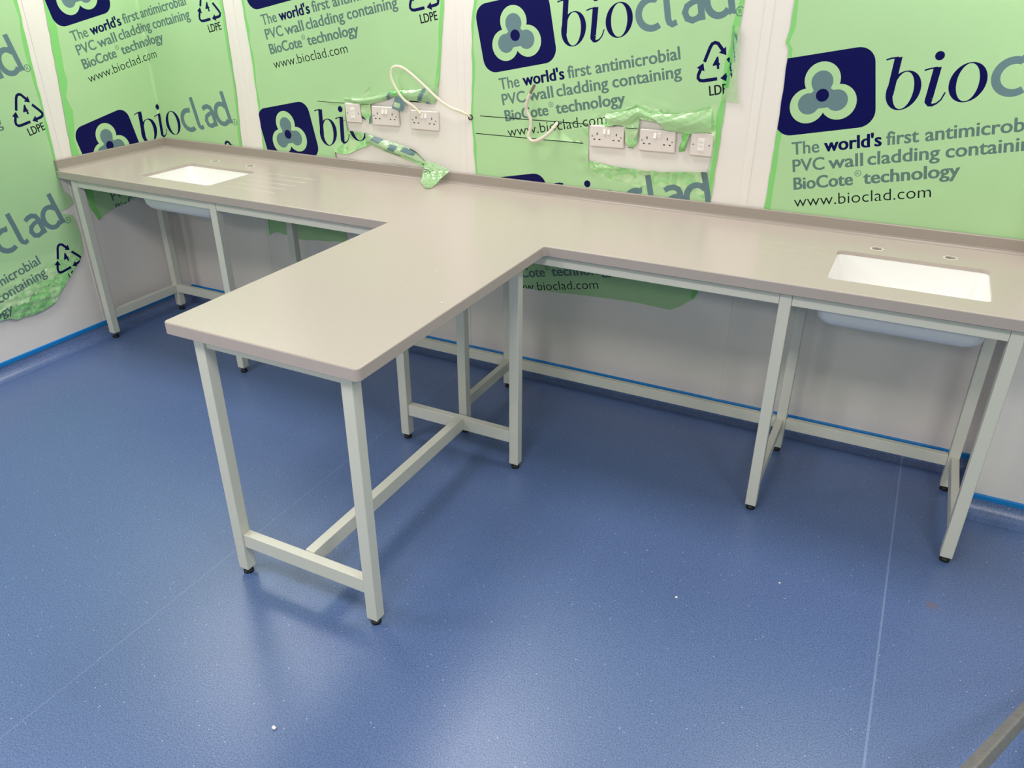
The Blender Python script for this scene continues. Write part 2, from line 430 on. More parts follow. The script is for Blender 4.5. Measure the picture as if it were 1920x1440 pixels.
# ---------------------------------------------------------------- print artwork (local units: metres round the emblem dot)
INK = {'navy': M_navy, 'slate': M_slate, 'teal': M_teal, 'black': M_black}
PRI = {'dot': 6, 'grey': 5, 'clear': 4, 'box': 3, 'ink': 2, 'film': 0}
ART = []                                        # (ink, priority, polygon)
def art(ink, pri, poly): ART.append((ink, pri, [Vector(p) for p in poly]))
def circ(cx, cy, rx, ry=None, n=28): 
    ry = ry or rx
    return [(cx + rx * math.cos(2 * math.pi * k / n), cy + ry * math.sin(2 * math.pi * k / n)) for k in range(n)]
def strip(ink, P, Wd, pri=2):
    """stroke with per-point width, as a row of quads"""
    P = [Vector(p) for p in P]; Lf, Rt = [], []
    for i, p in enumerate(P):
        t = (P[min(i + 1, len(P) - 1)] - P[max(i - 1, 0)]).normalized(); n = Vector((-t.y, t.x)); h = (Wd[i] if isinstance(Wd, list) else Wd) / 2
        Lf.append(p + n * h); Rt.append(p - n * h)
    for i in range(len(P) - 1): art(ink, pri, [Rt[i], Rt[i + 1], Lf[i + 1], Lf[i]])
def ring(ink, c, ro, ri, co=(0, 0), shear=0, n=36, a0=0, a1=360):
    def pt(cx, cy, rx, ry, t):
        y = ry * math.sin(t); return Vector((cx + rx * math.cos(t) + shear * y, cy + y))
    ts = [math.radians(a0 + (a1 - a0) * k / n) for k in range(n + 1)]
    for t, u in zip(ts, ts[1:]):
        art(ink, 2, [pt(c[0] + co[0], c[1] + co[1], *ri, t), pt(*c, *ro, t), pt(*c, *ro, u), pt(c[0] + co[0], c[1] + co[1], *ri, u)])
# emblem
art('navy', 3, rect(-.168, .1745, -.1285, .1415, .056, 8))
for c in ((.002, .052), (-.053, -.031), (.053, -.031)): art(None, 4, circ(*c, .061))
for c in ((.001, .046), (-.048, -.0245), (.048, -.0245)): art('slate', 5, circ(*c, .037))
art('slate', 5, [(-.036, .040), (-.029, .018), (-.05, .004), (-.05, -.03), (-.022, -.045), (.022, -.045), (.05, -.03), (.05, .004), (.029, .018), (.036, .040)])
art(None, 4, [(-.03, -.06), (.03, -.06), (.0, -.018)])
art('navy', 6, circ(0, -.001, .0222))
# "bio" in an italic face with thick stems
strip('navy', [(.2085, .0862), (.225, .0888), (.247, .0885)], .0052)
art('navy', 2, [(.2345, .0888), (.2585, .0888), (.2300, -.034), (.2065, -.034)])
ring('navy', (.2615, -.0215), (.0545, .0635), (.0320, .0600), shear=.16)
art('navy', 2, circ(.3705, .0742, .0146))
strip('navy', [(.3255, .0345), (.342, .0375), (.366, .0382)], .0050)
art('navy', 2, [(.3530, .0385), (.3770, .0385), (.3525, -.060), (.3285, -.060)])
strip('navy', [(.3405, -.0590), (.3385, -.0690), (.3425, -.0790), (.3500, -.0815), (.3630, -.0780), (.3770, -.0670), (.3890, -.0450)], [.024, .023, .015, .009, .0055, .0048, .0045])
ring('navy', (.4545, -.0225), (.0560, .0625), (.0335, .0592), shear=.12)
# "clad" in a heavy sans
ring('slate', (.5835, -.0235), (.0630, .0625), (.0385, .0385), co=(.002, .0), a0=62, a1=302, n=30)
strip('slate', [(.612, .0265), (.604, .0275)], .024)
strip('slate', [(.6445, .0865), (.6465, .010), (.6465, -.050), (.6500, -.066), (.6600, -.0735), (.6790, -.0690)], [.0245, .0245, .0245, .0235, .023, .021])
strip('slate', [(.7075, .0170), (.7260, .0255), (.7480, .0265), (.7650, .0170), (.7720, -.002), (.7725, -.03), (.7740, -.0790)], [.021, .023, .024, .025, .0245, .024, .025])
strip('slate', [(.7720, -.0090), (.7450, -.0120), (.7220, -.0220), (.7120, -.0420), (.7190, -.0640), (.7380, -.0735), (.7580, -.0690), (.7740, -.0560)], [.020, .021, .023, .025, .024, .023, .022, .021])
ring('slate', (.8390, -.0240), (.0560, .0625), (.0310, .0390), co=(.001, 0), a0=35, a1=318, n=30)
strip('slate', [(.8720, -.0590), (.885, -.069)], .028)
art('slate', 2, [(.8655, .0840), (.8900, .0840), (.8975, -.0800), (.8730, -.0730)])
art('slate', 2, [(.850, .030), (.872, .036), (.872, .012), (.855, .012)])
ring('teal', (.9125, -.0740), (.0168, .0168), (.0134, .0134), n=22)
# recycling mark: three bent arrows
def arrow(P, hw=.0125):
    P = [Vector(p) for p in P]; a, b = P[-2], P[-1]; t = (b - a).normalized(); n = Vector((-t.y, t.x))
    base = b - t * .022
    strip('navy', P[:-1] + [base + t * .002], hw)
    art('navy', 2, [base - n * .0165 - t * .003, b, base + n * .0165 - t * .003])
arrow([(.7700, -.2240), (.7960, -.1760), (.8040, -.1660), (.8150, -.1630), (.8260, -.1680), (.8320, -.1780), (.8530, -.2130)])
arrow([(.8570, -.2240), (.8830, -.2640), (.8880, -.2760), (.8830, -.2860), (.8720, -.2895), (.8240, -.2900)])
arrow([(.8130, -.2900), (.7620, -.2900), (.7480, -.2870), (.7410, -.2780), (.7430, -.2660), (.7660, -.2270)])
# type set in the built-in sans
_cache = {}
def glyphs(text, bold):
    key = (text, bold)
    if key in _cache: return _cache[key]
    cu = bpy.data.curves.new('type', 'FONT'); cu.body = text; cu.size = 1; cu.resolution_u = 3; cu.offset = bold; cu.dimensions = '2D'; cu.fill_mode = 'FRONT'
    o = bpy.data.objects.new('type', cu); COL.objects.link(o)
    dg = bpy.context.evaluated_depsgraph_get(); me = bpy.data.meshes.new_from_object(o.evaluated_get(dg))
    V_ = [v.co.copy() for v in me.vertices]; F_ = [[V_[i].to_2d() for i in p.vertices] for p in me.polygons]
    bpy.data.objects.remove(o, do_unlink=True); bpy.data.curves.remove(cu); bpy.data.meshes.remove(me)
    _cache[key] = F_; return F_
def capheight(): 
    ys = [p.y for f in glyphs('T', 0) for p in f]; return max(ys) - min(ys)
CAP = capheight()
def type_(ink, text, x0, x1, y, cap, bold=0.0, pri=2, over=0.0):
    if over:                                   # heavier weight: struck twice, a hair apart
        type_(ink, text, x0, x1 - over, y, cap, bold, pri); type_(ink, text, x0 + over, x1, y, cap, bold, pri); return
    F_ = glyphs(text, bold); xs = [p.x for f in F_ for p in f]; a, b = min(xs), max(xs)
    k = cap / CAP; q = (x1 - x0) / (b - a)
    for f in F_:
        P = [Vector((x0 + (p.x - a) * q, y + p.y * k)) for p in f]
        if abs(sum(P[i - 1].cross(P[i]) for i in range(len(P)))) > 1e-9: art(ink, pri, P)
B1 = .011
type_('teal', 'The', -.1125, -.0150, -.2000, .0455, .008, over=.0012)
type_('navy', "world's", .0005, .1945, -.2000, .0455, .011, over=.0032)
type_('teal', 'first', .2085, .3130, -.2000, .0455, B1, over=.0018)
type_('teal', 'antimicrobial', .3315, .6810, -.2000, .0455, B1, over=.0018)
type_('teal', 'PVC', -.1120, .0015, -.2640, .0450, .010, over=.0014)
type_('teal', 'wall', .0140, .1330, -.2640, .0455, B1, over=.0018)
type_('teal', 'cladding', .1470, .3790, -.2640, .0455, B1, over=.0018)
type_('teal', 'containing', .3955, .6800, -.2640, .0455, B1, over=.0018)
type_('teal', 'BioCote', -.1115, .0985, -.3310, .0450, .011, over=.0030)
ring('teal', (.1150, -.2905), (.0115, .0115), (.0092, .0092), n=18)
type_('teal', 'R', .1110, .1195, -.2955, .0100, .01)
type_('teal', 'R', .9065, .9195, -.0815, .0150, .01)
type_('teal', 'technology', .1320, .4430, -.3310, .0450, .011, over=.0030)
type_('black', 'www.bioclad.com', -.1120, .3545, -.3975, .0420, -.006)
type_('navy', '4', .7995, .8275, -.2560, .0420, .008, over=.003)
type_('black', 'LDPE', .7790, .8690, -.3470, .0350, .008, over=.0014)
ART_BB = (-.18, -.36 - .06, .94, .15)

# ---------------------------------------------------------------- protective film sheets
TH = math.atan(.2); CT, ST = math.cos(TH), math.sin(TH)
FMATS = [M_film, M_fold, M_navy, M_slate, M_teal, M_black, M_crease, M_crease2]
FIDX = {'film': 0, 'fold': 1, 'navy': 2, 'slate': 3, 'teal': 4, 'black': 5, 'crease': 6, 'crease2': 7}
def inpoly(p, poly):
    c = False; j = len(poly) - 1
    for i in range(len(poly)):
        a, b = poly[i], poly[j]
        if (a[1] > p[1]) != (b[1] > p[1]) and p[0] < (b[0] - a[0]) * (p[1] - a[1]) / (b[1] - a[1]) + a[0]: c = not c
        j = i
    return c
def wob(pts, amp, seed, step=.035):
    """roughen a polyline the way hand-torn film edges run"""
    rnd = random.Random(seed); out = []
    for a, b in zip(pts, pts[1:]):
        a, b = Vector(a), Vector(b); n = max(1, int((b - a).length / step)); e = (b - a).normalized(); q = Vector((-e.y, e.x))
        out.append(a)
        for k in range(1, n): out.append(a.lerp(b, k / n) + q * rnd.uniform(-amp, amp))
    out.append(Vector(pts[-1])); return out
def segdist(p, pts):
    best = 9
    for a, b in zip(pts, pts[1:]):
        ax, ay = a[0], a[1]; dx, dy = b[0] - ax, b[1] - ay; l = dx * dx + dy * dy
        t = max(0, min(1, ((p[0] - ax) * dx + (p[1] - ay) * dy) / l)) if l else 0
        d = math.hypot(p[0] - ax - t * dx, p[1] - ay - t * dy)
        if d < best: best = d
    return best
def film(name, label, to3, outer, holes, dots, bands=(), lines=(), disp=None, grid=None, cut=(), kx=1.0, soft=()):
    polys, tags = [outer], [('film', 0)]
    for h in holes: polys.append(h); tags.append(('hole', 99))
    for b in bands: polys.append(b); tags.append(('fold', .7))
    for k_, b in soft: polys.append(b); tags.append((k_, .3 if k_ == 'crease' else .5))
    for l in lines: polys.append(l); tags.append(('black', 7))
    us = [p[0] for p in outer]; vs_ = [p[1] for p in outer]; u0, u1, v0, v1 = min(us), max(us), min(vs_), max(vs_)
    for du, dv in dots:
        for ink, pri, P in ART:
            Q = [Vector((du + kx * (CT * p.x - ST * p.y), dv + ST * p.x + CT * p.y)) for p in P]
            if max(q.x for q in Q) < u0 or min(q.x for q in Q) > u1 or max(q.y for q in Q) < v0 or min(q.y for q in Q) > v1: continue
            polys.append(Q); tags.append((ink, pri))
    extra = []
    if grid:
        for (a, b, c, d, st) in grid:
            nu, nv = int((b - a) / st), int((d - c) / st)
            for i in range(nu + 1):
                for j in range(nv + 1):
                    q = (a + i * st + (j % 2) * st / 2, c + j * st)
                    if inpoly(q, outer): extra.append(Vector(q))
    pv, pe = [], []
    for P in polys:
        i0 = len(pv); pv += [Vector((q[0], q[1])) for q in P]; pe += [(i0 + k, i0 + (k + 1) % len(P)) for k in range(len(P))]
    for a, b in cut: pe.append((len(pv), len(pv) + 1)); pv += [Vector(a), Vector(b)]
    V2, E2, F2, ov, oe, of_ = delaunay_2d_cdt(pv + extra, pe, [], 0, 1e-6)
    CELL = .04; bins = {}
    for k, P in enumerate(polys):
        xs = [q[0] for q in P]; ys = [q[1] for q in P]
        for i in range(int(min(xs) // CELL), int(max(xs) // CELL) + 1):
            for j in range(int(min(ys) // CELL), int(max(ys) // CELL) + 1): bins.setdefault((i, j), []).append(k)
    of = []
    for f in F2:
        c = sum((V2[i] for i in f), Vector((0, 0))) / len(f)
        of.append([k for k in bins.get((int(c.x // CELL), int(c.y // CELL)), ()) if inpoly(c, polys[k])])
    bm = bmesh.new(); VV = []
    for v in V2:
        d = disp(v.x, v.y) if disp else 0
        VV.append(bm.verts.new(to3(v.x, v.y, .0026 + d)))
    for f, src in zip(F2, of):
        T_ = [tags[s] for s in src]
        if ('film', 0) not in T_ or any(t[0] == 'hole' for t in T_): continue
        ink, pri = 'film', 0
        for t in T_:
            if t[1] > pri or (t[1] == pri and t[1] > 0): ink, pri = t
        if ink is None: ink = 'film'
        try: fc = bm.faces.new([VV[i] for i in f]); fc.material_index = FIDX[ink]
        except ValueError: pass
    for v in [v for v in bm.verts if not v.link_faces]: bm.verts.remove(v)
    root = thing(name, label, 'protective film', to3((u0 + u1) / 2, v0, 0), 'green film sheets on the walls')
    inv = Vector(root.location)
    for v in bm.verts: v.co -= inv
    o = obj('film_sheet', bm, FMATS, root, smooth=True)
    return root
back = lambda u, v, d: (u, -d, v)
left = lambda u, v, d: (d, u, v)
def corner(u, v, d): return (d, u, v) if u < -d else ((max(u, d), -d, v))
def band(edge, w0, side, seed):
    """doubled-over edge: a strip along a film edge"""
    rnd = random.Random(seed); e = wob(edge, .002, seed, .06); inn = []
    for p in e: inn.append(Vector((p.x + side * (w0 * rnd.uniform(.55, 1.15)), p.y)))
    return e + inn[::-1]
TOPZ = 2.50; RP = .7205
def rows(u, v): return [(u, v + RP * k) for k in range(-2, 4)]
# sheet 0: left wall, nearest the viewer, its foot peeled loose
e0 = [(-.650, TOPZ), (-.652, 1.657), (-.6595, 1.364), (-.667, .963), (-.675, .862)]
foot0 = [(-.675, .862), (-.672, .80), (-.640, .765), (-.632, .727), (-.665, .712), (-.722, .702), (-.655, .668), (-.648, .64), (-.640, .56), (-.648, .48), (-.69, .43), (-.74, .395), (-.80, .345), (-.838, .314), (-.88, .275), (-.937, .255), (-1.01, .25), (-1.0865, .256), (-1.16, .283), (-1.25, .30), (-1.40, .32), (-1.70, .33)]
out0 = [Vector((-1.95, .34)), ] + wob(foot0, .0035, 3)[::-1][:-1] + wob(e0, .002, 4)[::-1] + [Vector((-1.95, TOPZ))]
def d0(u, v):
    k = max(0, min(1, (.50 - v - .12 * (u + .75)) / .24)); k2 = math.exp(-((v - .36) / .10) ** 2)
    r_ = .022 * k * (1 - .55 * max(0, (.33 - v) / .08)) + .0055 * k * noise2(u * 34 + v * 30, v * 70 - u * 26, 1) + .0035 * k * noise2(u * 105 - v * 60, v * 130 + u * 40, 2)
    return max(0, r_) + .0015 * max(0, noise2(u * 9, v * 3, 5)) * .3
film('protective_film', 'green printed film on the left wall, left of the joint, its crinkled foot peeling loose', left, out0, [], rows(-1.585, .546),
     bands=[band(e0, .020, -1, 11)], disp=d0, grid=[(-1.95, -.63, .24, .56, .010), (-1.9, -.7, .6, 2.4, .1)], kx=.985,
     soft=[('crease', wob([(-.60, .56), (-.66, .52), (-.75, .49), (-.85, .46), (-1.0, .41), (-1.2, .36), (-1.95, .30), (-1.95, .1), (-.60, .1)], .006, 5, .05)),
           ('crease2', wob([(-.62, .50), (-.70, .47), (-.76, .475), (-.80, .455), (-.84, .40), (-.88, .37), (-.95, .35), (-1.05, .325), (-1.2, .34), (-1.5, .33), (-1.5, .2), (-.62, .2)], .008, 6, .03))])
# sheet 1: folded through the room corner
e1 = [(-.515, TOPZ), (-.5233, 1.654), (-.5515, 1.29), (-.5762, .96), (-.56, .80), (-.548, .675), (-.5186, .606)]
e1r = [(.600, TOPZ), (.5985, 1.648), (.5992, 1.24), (.580, .952), (.575, .93)]
low1 = [(-.5186, .606), (-.49, .622), (-.40, .648), (-.2737, .670), (-.15, .70), (0, .72), (.2, .75), (.575, .80), (.575, .93)]
out1 = wob(e1, .0025, 21)[:-1] + wob(low1, .004, 22)[:-1] + wob(e1r, .002, 23)[::-1]
film('protective_film', 'green printed film folded through the wall corner above the far left sink', corner, out1, [], rows(-.352, .966),
     bands=[band(e1, .022, 1, 24), band(e1, .042, 1, 27), band(e1r, .018, -1, 25)], cut=[(Vector((0, .74)), Vector((0, TOPZ - .002)))],
     disp=lambda u, v: .0012 * max(0, noise2(u * 11, v * 4, 3)) if abs(u) > .02 else 0, grid=[(-.5, .55, .75, 1.9, .08)])
# sheet 2: torn round the three plates
e2 = [(.722, TOPZ), (.723, 1.65), (.735, 1.40), (.7343, 1.193), (.7284, .944), (.705, .80), (.686, .57), (.6858, .482)]
e2r = [(1.868, TOPZ), (1.862, 1.666), (1.839, 1.475), (1.828, 1.38), (1.8175, 1.318)]
tear2 = [(1.8175, 1.318), (1.812, 1.272), (1.790, 1.246), (1.763, 1.242), (1.7188, 1.248), (1.674, 1.256), (1.640, 1.2483), (1.5836, 1.263), (1.5406, 1.2476), (1.4488, 1.2225), (1.4425, 1.2200), (1.4405, 1.175), (1.436, 1.134), (1.425, 1.130), (1.407, 1.143), (1.3868, 1.152), (1.3862, 1.2172), (1.2925, 1.2166), (1.288, 1.17), (1.2875, 1.125), (1.292, 1.0877), (1.3372, 1.0874), (1.4007, 1.0827), (1.4230, 1.0748), (1.419, 1.0275), (1.3687, 1.0134), (1.2842, .9759), (1.2326, .9711), (1.2027, .9785), (1.2040, .9502), (1.205, .90), (1.22, .52)]
low2 = [(.6858, .482), (.72, .50), (.7515, .5084), (.79, .498), (.8157, .4998), (.8785, .4868), (1.07, .501), (1.22, .52)]
out2 = wob(e2, .0022, 31)[:-1] + wob(low2, .003, 32)[:-1] + wob(tear2, .0015, 33, .03)[::-1][:-1] + wob(e2r, .002, 34)[::-1]
def d2(u, v):
    if not (1.17 < u < 1.85 and .94 < v < 1.36): return 0
    d = segdist((u, v), tear2[:-2]); k = math.exp(-d / .022)
    return k * (.006 + .005 * noise2(u * 45 + v * 12, v * 75 - u * 9, 4)) if d < .1 else 0
def stroke(a, b, h): 
    a, b = Vector(a), Vector(b); t = (b - a).normalized(); n = Vector((-t.y, t.x)) * h / 2; return [a - n, b - n, b + n, a + n]
f2 = film('protective_film', 'green printed film torn away around the left group of three wall plates', back, out2, [], rows(.9085, 1.0393),
     bands=[band(e2, .017, 1, 35), band(e2r, .018, -1, 36)],
     lines=[stroke((1.1214, 1.2122), (1.287, 1.2140), .0026), stroke((1.255, 1.1345), (1.285, 1.1340), .0022), stroke((1.388, 1.2160), (1.440, 1.2195), .0024)],
     disp=d2, grid=[(1.17, 1.85, .945, 1.36, .012)],
     soft=[('crease', [(1.19, .94), (1.30, .965), (1.45, 1.02), (1.45, 1.09), (1.38, 1.095), (1.30, 1.10), (1.26, 1.03), (1.22, 1.0), (1.19, .99)]), ('crease', [(1.384, 1.12), (1.445, 1.12), (1.445, 1.30), (1.384, 1.25)])])
# sheet 3: window torn round the right group of plates
e3 = [(2.012, TOPZ), (2.008, 1.668), (1.991, 1.573), (1.990, 1.355), (1.980, 1.20), (1.998, .954), (2.0, .85), (2.0, .46)]
e3r = [(3.118, TOPZ), (3.117, 1.684), (3.112, 1.60), (3.0925, 1.342), (3.089, 1.156), (3.081, .951), (3.072, .85), (3.0755, .568), (3.060, .53)]
low3 = [(2.0, .46), (2.248, .4384), (2.40, .446), (2.50, .453), (2.66, .462), (2.822, .466), (2.90, .462), (2.960, .4596), (3.0, .482), (3.060, .53)]
out3 = wob(e3, .003, 41)[:-1] + wob(low3, .0015, 42)[:-1] + wob(e3r, .0025, 43)[::-1]
hole3 = [(2.5411, 1.2106), (2.614, 1.2085), (2.6485, 1.2152), (2.671, 1.2225), (2.7006, 1.2105), (2.708, 1.16), (2.7196, 1.1326), (2.7427, 1.1311), (2.7559, 1.157), (2.7601, 1.2099), (2.7617, 1.2514), (2.8048, 1.246), (2.8346, 1.2431), (2.8579, 1.2278), (2.8701, 1.2151), (2.9137, 1.2151), (2.9357, 1.2118), (2.9426, 1.1799), (2.9327, 1.1341), (2.954, 1.1395), (2.9717, 1.2096), (3.0443, 1.2221), (3.061, 1.2134), (3.0663, 1.1256), (3.0605, 1.0695), (2.9912, 1.0625), (2.8818, 1.0514), (2.7682, 1.0489), (2.6707, 1.052), (2.5483, 1.0641)]
h3 = wob(hole3 + [hole3[0]], .0012, 44, .02)[:-1]
def d3(u, v):
    if not (2.45 < u < 3.12 and .93 < v < 1.36): return 0
    if v > 1.14:
        d = segdist((u, v), hole3[:21] + [(3.061, 1.2134)]); k = math.exp(-d / .035)
        return k * (.009 + .008 * noise2(u * 34 + v * 20, v * 62 - u * 13, 6) + .003 * noise2(u * 90, v * 100, 2)) if 2.56 < u < 3.075 else k * .003
    d = segdist((u, v), hole3[23:]); k = math.exp(-d / .04)
    return max(0, k * (.006 + .008 * noise2(u * 30 - v * 32, v * 55 + u * 16, 8) + .003 * noise2(u * 95, v * 90, 3)))
f3 = film('protective_film', 'green printed film torn open around the right group of three wall plates', back, out3, [h3], rows(2.1980, 1.5409),
     bands=[band(e3, .014, 1, 45), band(e3r, .024, -1, 46), [(2.9371, 1.2115), (2.9717, 1.2096), (2.954, 1.1395), (2.9327, 1.1341), (2.9426, 1.1799)]],
     lines=[stroke((2.0261, 1.2081), (2.541, 1.2118), .0036), stroke((2.0032, 1.1316), (2.5213, 1.1330), .0036), stroke((2.703, 1.2108), (2.758, 1.2122), .0026),
            stroke((2.675, 1.2225), (2.700, 1.2120), .0016), stroke((2.72, 1.1336), (2.742, 1.1322), .002)],
     disp=d3, grid=[(2.46, 3.07, .955, 1.35, .010)],
     soft=[('crease', [(2.545, 1.07), (2.56, 1.03), (2.62, 1.0), (2.72, .99), (2.80, .985), (2.92, 1.005), (3.0, .985), (3.055, .96), (3.065, 1.07)]),
           ('crease', [(2.50, 1.20), (2.545, 1.225), (2.60, 1.25), (2.68, 1.275), (2.757, 1.30), (2.82, 1.285), (2.9, 1.28), (2.97, 1.295), (3.06, 1.325), (3.075, 1.2), (3.0, 1.1), (2.70, 1.1), (2.55, 1.15)]),
           ('crease2', [(2.56, 1.06), (2.67, 1.052), (2.72, 1.044), (2.66, 1.034), (2.59, 1.04)])])
# sheet 4: far right
e4 = [(3.289, TOPZ), (3.2917, 1.687), (3.291, 1.60), (3.282, 1.55), (3.296, 1.53), (3.297, 1.35), (3.298, 1.26), (3.293, .955), (3.30, .93)]
out4 = wob(e4, .0022, 51) + [Vector((4.22, .93)), Vector((4.22, TOPZ))]
film('protective_film', 'green printed film on the right of the back wall, behind the nearer sink', back, out4, [], rows(3.4366, 1.3812)[2:],
     bands=[band(e4, .022, 1, 52)], disp=lambda u, v: .001 * max(0, noise2(u * 8, v * 3, 9)), grid=[(3.35, 4.2, .96, 1.9, .1)])

# loose, folded scraps still hanging from the torn sheets
def scrap(root, name, upper, lower, nt, ns, yf, patches=(), seed=0, mats=(M_loose, M_loose2, M_slate, M_navy, M_black), fold=None, wr=.004):
    U = catmull([(p[0], p[1], 0) for p in upper], 10); Lw = catmull([(p[0], p[1], 0) for p in lower], 10)
    def at(C, t): 
        x = t * (len(C) - 1); i = min(int(x), len(C) - 2); return C[i].lerp(C[i + 1], x - i)
    bm = bmesh.new(); Gd = []
    for i in range(nt + 1):
        t = i / nt; a, b = at(U, t), at(Lw, t); rowv = []
        for j in range(ns + 1):
            s = j / ns; p = a.lerp(b, s); d = yf(t, s) + wr * (.5 + .5 * noise2(t * 22 + s * 3, s * 9 + t * 5, seed)) 
            rowv.append(bm.verts.new(Vector((p.x, -max(.0030, d), p.y)) - Vector(root.location)))
        Gd.append(rowv)
    for i in range(nt):
        for j in range(ns):
            f = bm.faces.new((Gd[i][j], Gd[i][j + 1], Gd[i + 1][j + 1], Gd[i + 1][j]))
            t, s = (i + .5) / nt, (j + .5) / ns; f.material_index = 0
            if fold and fold(t, s): f.material_index = 1
            for (t0, t1, s0, s1, mi, sl) in patches:
                if t0 <= t - sl * (s - .5) <= t1 and s0 <= s <= s1: f.material_index = mi
    return obj(name, bm, list(mats), root, smooth=True)
# fringe curling above the left plates
scrap(f2, 'film_fringe', [(1.296, 1.246), (1.383, 1.243), (1.50, 1.264), (1.548, 1.281), (1.595, 1.291), (1.659, 1.295), (1.722, 1.302), (1.806, 1.322)],
      [(1.290, 1.222), (1.386, 1.2195), (1.4488, 1.2225), (1.5406, 1.245), (1.5836, 1.261), (1.640, 1.246), (1.7188, 1.245), (1.800, 1.242)], 90, 10,
      lambda t, s: .004 + .012 * math.sin(math.pi * s) * (1 if .06 < t < .95 else .3), [(.42, .475, .15, 1, 2, 0), (.85, .895, .05, 1, 2, -.05), (.76, .93, .9, 1, 4, 0)], 2, fold=lambda t, s: .46 < t < .66 and s < .6)
scrap(f2, 'film_tab', [(1.592, 1.266), (1.618, 1.260), (1.645, 1.252)], [(1.574, 1.213), (1.606, 1.206), (1.637, 1.203)], 16, 16,
      lambda t, s: .014 + .012 * s, [(0, 1, 0, 1, 2, 0), (.05, .62, .42, .80, 0, 0)], 4, wr=.003)
# rope of film sagging from the left plates down to the worktop
scrap(f2, 'film_drape', [(1.395, 1.084), (1.4293, 1.077), (1.484, 1.068), (1.5312, 1.0604), (1.592, 1.0502), (1.638, 1.041), (1.686, 1.024), (1.728, .9935), (1.758, .962)],
      [(1.395, 1.022), (1.4245, 1.030), (1.479, 1.0152), (1.55, .998), (1.597, .989), (1.648, .976), (1.698, .9617), (1.7300, .956), (1.753, .950)], 110, 14,
      lambda t, s: .005 + .022 * math.sin(math.pi * min(1, t * 1.3)) * math.sin(math.pi * s) + .012 * t,
      [(.12, .24, 0, .42, 2, -.12), (.37, .46, .12, .62, 2, -.1), (.53, .70, .08, .45, 2, -.1), (.30, .52, .80, .86, 4, 0), (.84, .98, .55, .72, 4, 0), (.66, 1, 0, .04, 4, 0)], 5,
      fold=lambda t, s: .62 < s < .82)
# end of the rope crumpled over the upstand onto the worktop
def tail():
    bm = bmesh.new(); o0 = Vector(f2.location)
    R_ = [  # (left, right) corners of successive folds, in world space
        ((1.742, -.026, .985), (1.772, -.020, .985)),
        ((1.742, -.034, .968), (1.842, -.026, .970)),
        ((1.745, -.040, .955), (1.880, -.030, .956)),
        ((1.743, -.050, .935), (1.862, -.050, .938)),
        ((1.748, -.068, .918), (1.850, -.075, .920)),
        ((1.762, -.100, .906), (1.848, -.108, .908)),
        ((1.800, -.135, .9035), (1.852, -.140, .9035)),
        ((1.826, -.166, .9028), (1.850, -.164, .9028))]
    n = 22; rings = []
    dense = []
    for (a, b), (c, d) in zip(R_, R_[1:]):
        for k in range(5): dense.append((Vector(a).lerp(Vector(c), k / 5), Vector(b).lerp(Vector(d), k / 5)))
    dense.append((Vector(R_[-1][0]), Vector(R_[-1][1])))
    for i, (a, b) in enumerate(dense):
        row = []
        for k in range(n + 1):
            s = k / n; p = a.lerp(b, s); q = .007 * (.5 + .5 * noise2(s * 14 + i * .3, i * .8 - s * 6, 7)) + .003 * (.5 + .5 * noise2(s * 40, i * 2.1, 3))
            row.append(p + Vector((0, -q * .7, q * .7)) - o0)
        rings.append(row)
    fs = loft(bm, rings, closed=False)
    rnd = random.Random(5)
    for j, f in enumerate(fs):
        if rnd.random() < .22: f.material_index = 1
    obj('film_tail', bm, [M_loose, M_loose2], f2, smooth=True)
    bm = bmesh.new()                                   # small print curl on the scrap
    pts = [Vector((1.760 + (.004 + .0016 * k) * math.cos(k * .55), -.0475 - k * .0004, .940 + (.004 + .0010 * k) * math.sin(k * .55))) - o0 for k in range(16)]
    tube(bm, pts, .0011, n=5); obj('film_curl', bm, M_black, f2)
tail()
# lip rolled outwards at the right edge of the sheet
scrap(f3, 'film_curl', [(3.085, 1.60), (3.092, 1.52), (3.088, 1.42), (3.082, 1.34)], [(3.118, 1.60), (3.124, 1.50), (3.128, 1.42), (3.145, 1.335)], 40, 10,
      lambda t, s: .003 + .008 * s, [(.10, .17, .3, .7, 2, .2), (.34, .42, .15, .6, 2, .5), (.62, .68, .1, .5, 4, .4)], 6, mats=(M_loose, M_loose2, M_slate, M_teal, M_navy), fold=lambda t, s: s < .3 and t < .8)
scrap(f3, 'film_fringe', [(2.62, 1.262), (2.70, 1.276), (2.757, 1.292), (2.80, 1.276), (2.86, 1.276), (2.967, 1.288), (3.05, 1.31)],
      [(2.62, 1.226), (2.70, 1.220), (2.765, 1.254), (2.836, 1.245), (2.875, 1.216), (2.967, 1.214), (3.058, 1.218)], 90, 12,
      lambda t, s: .012 + .012 * math.sin(math.pi * s), (), 9, wr=.008, mats=(M_loose, M_loose2))

